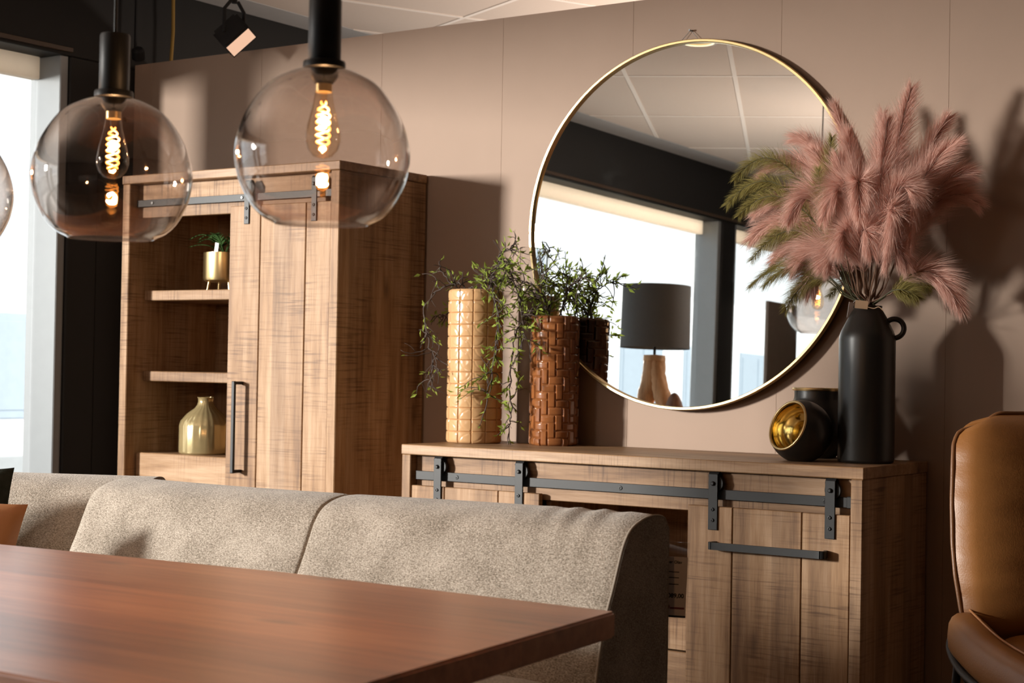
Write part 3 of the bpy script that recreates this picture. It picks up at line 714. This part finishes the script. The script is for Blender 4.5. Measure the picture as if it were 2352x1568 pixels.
# ------------------------------------------------------------------ things in the tall cabinet
gp=thing('gold_planter',(-1.105,-.34,1.4545),'brass pot on legs with a small fern on the upper shelf','plant')
link('pot',lathe_me([(.0001,.035),(.070,.035),(.082,.042),(.085,.052),(.085,.155),(.081,.155),(.081,.06),(.0001,.055)],48),BRASS,gp); link('soil',disc_me(.080,.14),TWIG,gp)
for k in range(4):
    a=PI/4+k*PI/2+.3; link('leg',tube_me([(.062*math.cos(a),.062*math.sin(a),.038),(.070*math.cos(a),.070*math.sin(a),.0)],[.006,.0045],8),BRASS,gp)
fv=[];ffc=[];sv=[];sf=[]; rr=random.Random(5)
for k in range(9):
    a=rr.uniform(0,2*PI) if k>3 else (PI*.8+k*.35); L=rr.uniform(.12,.21); hz=rr.uniform(.06,.13)
    P=bez((0,0,.14),(L*.35*math.cos(a),L*.35*math.sin(a),.15+hz),(L*math.cos(a),L*math.sin(a)*.7,.15+hz*.55),12); tube_data(P,.0018,4,v=sv,f=sf)
    for i in range(3,13):
        t=(P[i]-P[i-1]).normalized(); s=t.cross(Vector((0,0,1))).normalized()
        for sg in (-1,1):
            l=.045*(1-(i-3)/13); q=P[i]; e=q+(s*sg+t*.7).normalized()*l; o=len(fv); wv=t*.007
            fv+=[tuple(q-wv),tuple(q+wv),tuple(e)]; ffc.append((o,o+1,o+2))
link('stems',pydata('stems',sv,sf),DLEAF,gp); tag(link('leaves',pydata('leaves',fv,ffc,False),DLEAF,gp),kind='stuff')
link('white_tag',box_me(.018,.001,.05,.0002),WHITE,gp,(.002,-.05,.17),(.1,.2,.2))
gb=thing('gold_bottle',(-1.195,-.34,.7855),'squat golden glazed bottle with a narrow neck on the lowest shelf','vase')
pb=[(.0001,0),(.100,0),(.106,.006),(.107,.02),(.106,.115),(.100,.135),(.075,.165),(.045,.187),(.035,.2),(.031,.215),(.032,.228),(.036,.233),(.031,.233),(.028,.215),(.0001,.2)]
me=lathe_me(pb,96)
for v in me.vertices:
    a=math.atan2(v.co.y,v.co.x); k=1+.012*math.sin(24*a)*sstep(.05,.15,v.co.z)*(1-sstep(.2,.22,v.co.z)); v.co.x*=k; v.co.y*=k
link('body',me,GOLDG,gb)

# ------------------------------------------------------------------ dining bench
so=thing('corner_bench',(1.2,-2.5,0),'grey-beige upholstered corner dining bench with a padded backrest behind the table','sofa')
off=Vector((1.2,-2.5,0))
BP=[(-2.19,.30),(-2.187,.55),(-2.185,.80),(-2.19,.835),(-2.205,.853),(-2.235,.860),(-2.27,.859),(-2.31,.850),(-2.345,.833),(-2.368,.805),(-2.385,.77),(-2.405,.725),(-2.425,.685),(-2.442,.64),(-2.455,.59),(-2.465,.54),(-2.472,.47),(-2.472,.40)]
BPs=[Vector((0,a,b)) for a,b in BP]; BPs=smooth_path(BPs,68)
def backrest(x0,x1,seamsx,seed,wr=True):
    XS=sorted(set([round(x0+(x1-x0)*i/130,4) for i in range(131)]+[round(s+k*.002,4) for s in seamsx for k in range(-7,8)])); N=len(XS)-1; v=[];f=[]; n=len(BPs)
    cy=sum(p.y for p in BPs)/n
    for i in range(N+1):
        x=XS[i]
        ds=min([abs(x-s) for s in seamsx]+[9]); de=min(x-x0,x1-x)
        k=-.005*math.exp(-(ds/.004)**2)-.003*math.exp(-(ds/.02)**2)
        k+=-.006*math.exp(-(de/.012)**2)
        for j,p in enumerate(BPs):
            tn=(BPs[min(j+1,n-1)]-BPs[max(j-1,0)]).normalized(); nr=Vector((0,-tn.z,tn.y)) if True else None
            if nr.dot(p-Vector((0,-2.30,.55)))<0: nr=-nr
            s=j/n; fr_=1 if j>8 else 0
            kk=k*fr_
            if wr and s>.22 and x>x1-.32:
                u=(x1-x)/.32; kk+=.0035*math.sin((x1-x)*95+ s*9)*math.exp(-((s-.36)/.13)**2)*math.exp(-((u-.45)/.3)**2)
            kk+=.004*math.sin(x*3.1+s*4+seed)*fr_
            q=p+nr*kk
            v.append((x,q.y,q.z))
    for i in range(N):
        for j in range(n-1): f.append((i*n+j,(i+1)*n+j,(i+1)*n+j+1,i*n+j+1))
        f.append((i*n+n-1,(i+1)*n+n-1,(i+1)*n,i*n))
    f.append(tuple(range(n))); f.append(tuple(N*n+j for j in range(n-1,-1,-1)))
    return v,f
v,f=backrest(.41,2.0,[1.178],1)
v=[tuple(Vector(p)-off) for p in v]; bk=link('backrest',pydata('backrest',v,f,True,50),FAB,so)
# outward normals are not important; piping along the right end and the seam
off0=off
link('piping',tube_me([Vector((2.0,p.y-.002 if p.z<.85 else p.y,p.z))-off for p in BPs],.0035,8),FABD,bk)
link('piping',tube_me([Vector((2.0,-2.187,.835))-off,Vector((2.002,-2.187,.6))-off,Vector((2.0,-2.19,.31))-off],.003,8),FABD,bk)
# end cap panel
cap=[Vector((2.003,p.y,p.z))-off for p in BPs]; link('end_panel',pydata('end_panel',[tuple(c) for c in cap]+[tuple(c-Vector((.012,0,0))) for c in cap],[tuple(range(len(cap)-1,-1,-1))],False),FAB,so)
def cushion_me(sx,sy,sz,n=18,pw=4,puff=.35):
    """rounded upholstered slab"""
    bm=bmesh.new(); bmesh.ops.create_cube(bm,size=2); bmesh.ops.subdivide_edges(bm,edges=bm.edges[:],cuts=n,use_grid_fill=True)
    for v in bm.verts:
        x,y,z=v.co; l=(abs(x)**pw+abs(y)**pw+abs(z)**pw)**(1/pw); s=1/l
        x,y,z=x*s,y*s,z*s; k=1+puff*(1-x*x)*(1-y*y)*(1 if z>0 else .3)
        v.co=Vector((x*sx/2,y*sy/2,z*sz/2*k))
    me=bpy.data.meshes.new('cushion'); bm.to_mesh(me); bm.free(); return smooth(me)
link('seat_cushion',cushion_me(.795,.60,.13,18,7,.22),FAB,so,Vector((.8075,-2.775,.485))-off); link('seat_cushion',cushion_me(.795,.60,.13,18,7,.22),FAB,so,Vector((1.6045,-2.775,.485))-off)
bx('seat_base',.42,1.99,-3.04,-2.20,.14,.42,FAB,so,bev=.02,seg=3)
for x in (.48,1.93):
    for y in (-2.98,-2.26): bx('leg',x-.02,x+.02,y-.02,y+.02,0,.14,BLK,so,bev=.003)
# corner wing at the left, turned towards the table
wdir=Vector((-.912,-.41,0)); wn=Vector((.41,-.912,0)); wo=Vector((.46,-2.045,0))
N=40; wv=[];wf=[]; n=len(BPs)
for i in range(N+1):
    s=.07+.96*i/N
    for p in BPs:
        q=wo+wdir*s+wn*(-(p.y+2.187))*1.0+Vector((0,0,p.z-.006)); wv.append(tuple(q-off))
for i in range(N):
    for j in range(n-1): wf.append((i*n+j,i*n+j+1,(i+1)*n+j+1,(i+1)*n+j))
    wf.append((i*n+n-1,i*n,(i+1)*n,(i+1)*n+n-1))
wf+= [tuple(range(n-1,-1,-1)),tuple(N*n+j for j in range(n))]
link('corner_backrest',pydata('wing',wv,wf,True,50),FAB,so)
c=wo+wdir*.52+wn*.62; o=link('corner_seat',cushion_me(1.0,.62,.13,14,7,.22),FAB,so,Vector((c.x,c.y,.485))-off,(0,0,math.atan2(.41,.912)))
o=link('corner_base',box_me(1.0,.62,.28,.02,2),FAB,so,Vector((c.x,c.y,.28))-off,(0,0,math.atan2(.41,.912)))
o=link('leg',box_me(.04,.04,.14,.003),BLK,so,Vector((c.x-.4,c.y-.38,.07))-off); o=link('leg',box_me(.04,.04,.14,.003),BLK,so,Vector((c.x-.4,c.y+.1,.07))-off)
# cushions
def pillow_me(s,h,n=20):
    v=[];f=[]
    for sg in (1,-1):
        o=len(v)
        for i in range(n+1):
            for j in range(n+1):
                a=-1+2*i/n; b=-1+2*j/n; e=(1-a*a)*(1-b*b); pin=1-.07*(1-abs(a*b)**1.0)*(a*a+b*b)/2
                v.append((a*s/2*(pin+.03*abs(b)**3),sg*h/2*(e**.45),b*s/2*(pin+.03*abs(a)**3)))
        for i in range(n):
            for j in range(n):
                q=(o+i*(n+1)+j,o+(i+1)*(n+1)+j,o+(i+1)*(n+1)+j+1,o+i*(n+1)+j+1); f.append(q if sg<0 else q[::-1])
    return pydata('pillow',v,f,True)
WA=math.atan2(.41,.912)
p=thing('dark_cushion',(.115,-2.585,.55),'dark green boucle cushion leaning on the corner backrest at the far left','cushion')
link('cover',pillow_me(.34,.11),BOUC,p,(0,0,.162),(-.22,0,.60))
p=thing('tan_cushion',(.343,-2.722,.562),'tan leather cushion in front of the dark one at the left edge','cushion')
link('cover',pillow_me(.30,.11),LEAC,p,(0.0,0,.118),(-.35,.10,.62))
# price tag behind the bench
pt=thing('price_tag',(1.992,-2.165,.72),'plastic-sleeved price card hanging behind the right end of the bench','tag')
ang=.50
sl=link('sleeve',box_me(.082,.0016,.162,.0004),PLAST,pt,(0,0,0),(0.02,.03,ang))
link('card',box_me(.076,.0006,.128,.0001),PAPER,sl,(0,-.0014,-.014)); 
for body,sz,x,z,b,mt in (('Kamer Olav',.0088,.026,.036,.0002,PRINT),('1.089,00',.0125,.033,-.036,.0004,PRINT)): text('lettering',body,sz,mt,sl,(x,-.0019,z),align='RIGHT',bold=b)
for z in (.018,.006,-.008): link('small_print',box_me(.05,.0002,.0018,0),PRINT,sl,(-.004,-.0019,z))
link('logo',lathe_me([(.0001,.0003),(.008,.0003),(.008,0)],20),REDP,sl,(-.004,-.0018,-.056),(PI/2,0,0)); link('small_print',box_me(.03,.0002,.004,0),REDP,sl,(.020,-.0019,-.058))
link('footer_band',box_me(.076,.0003,.004,0),PRINT,sl,(0,-.0018,-.0755))
link('string',tube_me([(-.004,0,.072),(-.006,-.006,.10),(-.01,-.014,.118)],.0012,5),WHITE,pt); link('eyelet',tube_me([(.004*math.cos(t)-.004,-.001,.071+.004*math.sin(t)) for t in [2*PI*i/16 for i in range(16)]],.0012,6,True),WHITE,pt)

# ------------------------------------------------------------------ dining table
tb=thing('dining_table',(1.2,-3.35,0),'large reddish-brown wooden dining table in the foreground','table'); off=Vector((1.2,-3.35,0))
def slab(pts,z0,z1,bev=.004):
    bm=bmesh.new(); b=[bm.verts.new((x-off.x,y-off.y,z0)) for x,y in pts]; t=[bm.verts.new((x-off.x,y-off.y,z1)) for x,y in pts]; k=len(pts)
    bm.faces.new(b[::-1]); bm.faces.new(t)
    for i in range(k): bm.faces.new((b[i],b[(i+1)%k],t[(i+1)%k],t[i]))
    bmesh.ops.recalc_face_normals(bm,faces=bm.faces[:]); bmesh.ops.bevel(bm,geom=bm.edges[:],offset=bev,segments=2,affect='EDGES')
    me=bpy.data.meshes.new('slab'); bm.to_mesh(me); bm.free(); return me
YB_=lambda x:-2.862-.03*max(0,(2.275-x)/1.5)*.8
link('tabletop',slab([(.30,-2.93),(1.53,-2.845),(2.277,-2.862),(2.382,-3.846),(.25,-3.846)],.716,.760),WT,tb)
bx('apron',.55,2.05,-3.70,-3.05,.66,.715,WX,tb,bev=.003)
for x in (.62,1.97):
    bx('leg',x-.05,x+.05,-3.72,-3.62,0,.66,BLK,tb,bev=.004); bx('leg',x-.05,x+.05,-3.10,-3.00,0,.66,BLK,tb,bev=.004); bx('foot_bar',x-.045,x+.045,-3.62,-3.10,0,.05,BLK,tb,bev=.004)

# ------------------------------------------------------------------ pendant lamps
GP=[(.028,.119),(.032,.1155),(.054,.108),(.082,.092),(.104,.0655),(.1195,.038),(.1285,.010),(.1315,-.014),(.1288,-.038),(.1225,-.06),(.108,-.088),(.090,-.107),(.0705,-.1175)]
GPs=[(p.x,p.z) for p in smooth_path([Vector((a,0,b)) for a,b in GP],72)]
GLASS=None
def pendant(x,y,z,label,rz,k=1.0,group='row of glass globe pendants above the table'):
    t=thing('pendant_lamp',(x,y,z),label,'lamp',group,rz=rz); t.scale=(k,k,k)
    th=.0016; prof=GPs+[(GPs[-1][0]-.001,GPs[-1][1]-.001)]+[(max(.02,a-th),b) for a,b in GPs[::-1]]
    link('glass_globe',lathe_me(prof,96,ang=80),SMOKE,t)
    h=link('lamp_holder',lathe_me([(.0001,.222),(.0235,.222),(.0247,.219),(.0247,.128),(.024,.127),(.031,.127),(.032,.125),(.032,.117),(.030,.1155),(.022,.115),(.021,.104),(.014,.094),(.0001,.093)],48),BLK,t)
    link('cord',tube_me([(0,0,.222),(0,0,(ZC-z)/k)],.0028,8),BLK,t); link('ceiling_rose',cyl_me(.05,.03,32,.004),BLK,t,(0,0,(ZC-z)/k-.0275))
    zb=.093
    b=link('bulb',lathe_me([(.0115,zb-.002),(.0125,zb-.012),(.0165,zb-.035),(.0225,zb-.058),(.0262,zb-.076),(.0262,zb-.087),(.0222,zb-.099),(.0145,zb-.108),(.006,zb-.111),(.0001,zb-.1115)],48),AMBER,t)
    link('bulb_cap',lathe_me([(.0001,zb),(.0125,zb),(.0125,zb-.012),(.0001,zb-.012)],24),BRASS,b)
    link('filament_stem',tube_me([(0,0,zb-.010),(0,0,zb-.032)],[.006,.003],10),AMBER,b)
    v=[];f=[]
    for ph in (0,PI):
        pts=[]
        for i in range(120):
            s=i/119; a=ph+2*PI*3.4*s; r=.0035+.0068*sstep(0,.28,s)*(1-.25*sstep(.8,1,s)); pts.append((r*math.cos(a),r*math.sin(a),zb-.026-.068*s))
        tube_data(pts,.0012,6,v=v,f=f)
    link('filament',pydata('filament',v,f),FIL,b)
    l=bpy.data.lights.new('bulb_light','POINT'); l.energy=7.0; l.color=(1,.62,.32); l.shadow_soft_size=.01; lo=bpy.data.objects.new('bulb_light',l); COL.objects.link(lo); lo.parent=t; lo.location=(0,0,zb-.06)
pendant(2.042,-3.35,1.4894,'glass globe pendant nearest the camera, right one of the row',.3)
pendant(1.582,-3.35,1.4817,'glass globe pendant in front of the window column and cabinet',1.1)
pendant(1.122,-3.35,1.472,'glass globe pendant cut off by the left edge',2.0)

pendant(-.10,-3.35,1.655,'larger glass globe pendant seen only in the mirror beside the plumes',.7,1.32,None)
# ------------------------------------------------------------------ leather armchair
ch=thing('leather_armchair',(2.520,-.955,0),'cognac leather armchair with dark piping and black tube frame at the right edge','chair',rz=math.radians(45))
def back_cushion():
    # outline half-width over height (z), lean towards +y
    H=[(.50,.31),(.57,.325),(.66,.333),(.74,.333),(.84,.325),(.94,.312),(1.00,.303),(1.03,.292),(1.05,.272),(1.06,.245),(1.066,.205)]
    nz_=34; nx=30; v=[];f=[]; edge=[]
    def hw(z):
        for (a,b),(c,d) in zip(H[:-1],H[1:]):
            if a<=z<=c: t=(z-a)/(c-a); return b+(d-b)*t
        return H[-1][1]
    lean=lambda z:.20*(z-.5)+.06*(z-.5)**2
    for sg in (-1,1):
        o=len(v)
        for j in range(nz_+1):
            z=.50+.565*j/nz_
            for i in range(nx+1):
                u=-1+2*i/nx; tz=(j/nz_)*2-1; e=max(0,(1-u**4)*(1-abs(tz)**5)); th=.075*e**.5
                wr=.0025*math.sin(z*95+u*3)*sstep(.45,.95,abs(u))*(1-sstep(.97,1,abs(u)))+.002*math.sin(z*41+2*u)*sstep(.3,.8,abs(u))
                zz=z-(.03*max(0,abs(u)-.75)**2*16 if j==nz_ else .03*max(0,abs(u)-.75)**2*16*sstep(.75,1,j/nz_))
                v.append((hw(z)*u,lean(z)+sg*(th+ (wr if sg<0 else 0)),zz))
                if sg<0 and (i in (0,nx) or j==nz_): edge.append((i,j,Vector((hw(z)*u,lean(z),zz))))
        for j in range(nz_):
            for i in range(nx):
                q=(o+j*(nx+1)+i,o+j*(nx+1)+i+1,o+(j+1)*(nx+1)+i+1,o+(j+1)*(nx+1)+i); f.append(q if sg<0 else q[::-1])
    left=[e[2] for e in edge if e[0]==0]; top=[e[2] for e in edge if e[1]==nz_ and 0<e[0]<nx]; right=[e[2] for e in edge if e[0]==nx][::-1]
    return v,f,left+top+right
v,f,ed=back_cushion()
bc=link('back_cushion',pydata('back_cushion',v,f,True),LEA,ch); link('piping',tube_me(smooth_path(ed,200),.0065,8),LEAD,bc)
link('seat_cushion',cushion_me(.56,.56,.14,14,6,.2),LEA,ch,(0,-.30,.46))
for s in (-1,1):
    # padded arm: swept rounded section going forward and down
    path=smooth_path([(s*.315,.03,.575),(s*.335,-.06,.565),(s*.345,-.20,.535),(s*.345,-.36,.515),(s*.335,-.50,.50),(s*.30,-.58,.47)],30); v=[];f=[]; n=16
    for i,p in enumerate(path):
        t=i/(len(path)-1); tn=(path[min(i+1,len(path)-1)]-path[max(i-1,0)]).normalized(); sd=tn.cross(Vector((0,0,1))).normalized(); upv=sd.cross(tn)
        k=min(1,.45+6*t,.35+5*(1-t)); a_=.045*k; b_=.058*k
        for q in range(n):
            an=2*PI*q/n; cx=math.copysign(abs(math.cos(an))**.7,math.cos(an)); cy=math.copysign(abs(math.sin(an))**.7,math.sin(an))
            v.append(tuple(p+sd*(a_*cx)+upv*(b_*cy)-Vector((0,0,.055))))
    for i in range(len(path)-1):
        for q in range(n): f.append((i*n+q,i*n+(q+1)%n,(i+1)*n+(q+1)%n,(i+1)*n+q))
    f+= [tuple(range(n-1,-1,-1)),tuple((len(path)-1)*n+q for q in range(n))]
    ar=link('arm_pad',pydata('arm',v,f,True),LEA,ch); link('piping',tube_me([p+Vector((-s*.012,0,.006)) for p in path],.0028,6),LEAC,ar)
    fp=smooth_path([(s*.315,.05,.54),(s*.330,.04,.52),(s*.350,.02,.475),(s*.370,-.10,.435),(s*.38,-.30,.41),(s*.375,-.50,.385),(s*.34,-.62,.36)],40)
    link('frame_tube',tube_me(fp,.011,10),BLK,ch)
    link('leg',tube_me([(s*.365,-.05,.445),(s*.34,.08,0)],.0105,10),BLK,ch); link('leg',tube_me([(s*.378,-.42,.395),(s*.36,-.54,0)],.0105,10),BLK,ch)
    link('brace',tube_me([(s*.365,-.02,.46),(s*.30,-.02,.37)],.007,8),BLK,ch)
link('cross_tube',tube_me([(-.36,-.30,.37),(.36,-.30,.37)],.0105,10),BLK,ch); link('cross_tube',tube_me([(-.33,.06,.37),(.33,.06,.37)],.0105,10),BLK,ch)

# ------------------------------------------------------------------ ceiling spots, cable, downlights
sp=thing('track_spotlight',(-1.215,-.2,2.545),'black track spotlight aimed down above the partition, warm lit face','spotlight')
ax=Vector((.76,-.14,-.60)).normalized(); lx=Vector((-.59,-.41,-.69)); lx=(lx-ax*lx.dot(ax)).normalized(); q=Matrix((lx,ax.cross(lx),ax)).transposed().to_quaternion()
hd=link('lamp_head',box_me(.135,.075,.13,.012,2),BLKP,sp,(0,0,0),q.to_euler())
e=link('lens',box_me(.122,.064,.004,.001),SPOTL,hd,(0,0,.0662)); 
link('bezel',tube_me([(.064,.034,.066),(-.064,.034,.066),(-.064,-.034,.066),(.064,-.034,.066)],.0035,6,True),BLKP,hd)
for s in (-1,1): link('bracket_arm',tube_me([(0,s*.058,0),(.0,s*.058,.10),(0,s*.02,.14)],.008,8),BLKP,sp)
link('stem',tube_me([(0,0,.13),(0,0,ZC-2.545)],.012,10),BLKP,sp)
s2=thing('small_spotlight',(-1.955,-.05,2.555),'small black spotlight beside the window column at upper left','spotlight')
link('lamp_head',lathe_me([(.0001,.03),(.02,.03),(.028,.02),(.030,-.02),(.026,-.025),(.0001,-.02)],24),BLKP,s2,(0,0,0),(.5,.5,0)); link('lens',lathe_me([(.0001,-.027),(.016,-.0265)],20),SPOTL,s2,(0,0,0),(.5,.5,0)); link('bracket',box_me(.012,.012,.335,.002),BLKP,s2,(-.02,.0,.167))
yc=tag(link('yellow_cable',tube_me([(-1.975,.16,2.4),(-1.965,.17,2.7),(-1.96,.16,2.94)],.008,8),YEL),'ochre cable running up behind the partition beside the column','cable')
def downlight(x,y,label):
    t=thing('downlight',(x,y,ZC),label,'downlight','recessed downlights')
    link('ring',lathe_me([(.070,.0),(.085,-.004),(.100,-.002),(.101,.0)],48),WHITE,t); link('reflector',lathe_me([(.070,.0),(.055,.002),(.0001,.0025)],40),BRASS,t); link('glow_ring',lathe_me([(.070,-.003),(.075,-.006),(.082,-.004)],40),DOWNL,t)
downlight(-.24,-2.12,'ring-shaped ceiling downlight reflected at the top of the mirror')

# ------------------------------------------------------------------ things seen only in the mirror
lp=thing('table_lamp',(-.93,-3.0,.62),'root-wood table lamp with a drum shade of charcoal linen, reflected in the mirror','lamp')
def root(pts,rads,n=14):
    P=smooth_path(pts,24); rr_=[rads[0]+(rads[-1]-rads[0])*i/(len(P)-1) for i in range(len(P))]; v,f=tube_data(P,rr_,n)
    r=random.Random(3); v=[(x+r.uniform(-.004,.004),y+r.uniform(-.004,.004),z) for x,y,z in v]; return pydata('root',v,f,True)
link('root_base',root([(-.09,0,0),(-.085,.01,.2),(-.05,.0,.47),(-.018,0,.60),(-.01,0,.71)],[.050,.055]),ROOT,lp); link('root_base',root([(.15,0,0),(.13,.0,.25),(.075,0,.45),(.025,0,.60),(.015,0,.71)],[.05,.048]),ROOT,lp)
link('root_cap',lathe_me([(.0001,.70),(.065,.70),(.062,.73),(.0001,.735)],20),ROOT,lp); link('stem',tube_me([(0,0,.73),(0,0,.80)],.008,8),BLK,lp)
link('shade',lathe_me([(.196,.77),(.198,.77),(.194,1.125),(.192,1.125),(.196,.772)],64),SHADE,lp)
st=thing('side_table',(-.93,-3.0,0),'dark wooden side table carrying the root-wood lamp','table')
bx('tabletop',-1.2,-.62,-3.25,-2.75,.585,.62,WX,st,bev=.003)
for x in (-1.17,-.65):
    for y in (-3.22,-2.78): bx('leg',x-.02,x+.02,y-.02,y+.02,0,.585,BLK,st,bev=.003)
os_=thing('wood_ornament',(-.755,-2.93,.62),'dark curved wood ornament beside the root lamp','ornament')
link('body',cut_globe(.13,.02,(0,0,1),.13,0,40,20),ORNM,os_,(0,0,0)); os_.scale=(.55,.5,2.0)
pnl=thing('display_panel',(-1.9,-6.7,0),'tall taupe display panel by the window, reflected in the mirror','panel')
bx('board',-1.915,-1.885,-6.98,-6.45,.05,1.94,PANELM,pnl,bev=.003); bx('foot',-2.02,-1.70,-6.9,-6.84,0,.05,BLK,pnl,bev=.003); bx('foot',-2.02,-1.70,-6.58,-6.52,0,.05,BLK,pnl,bev=.003)
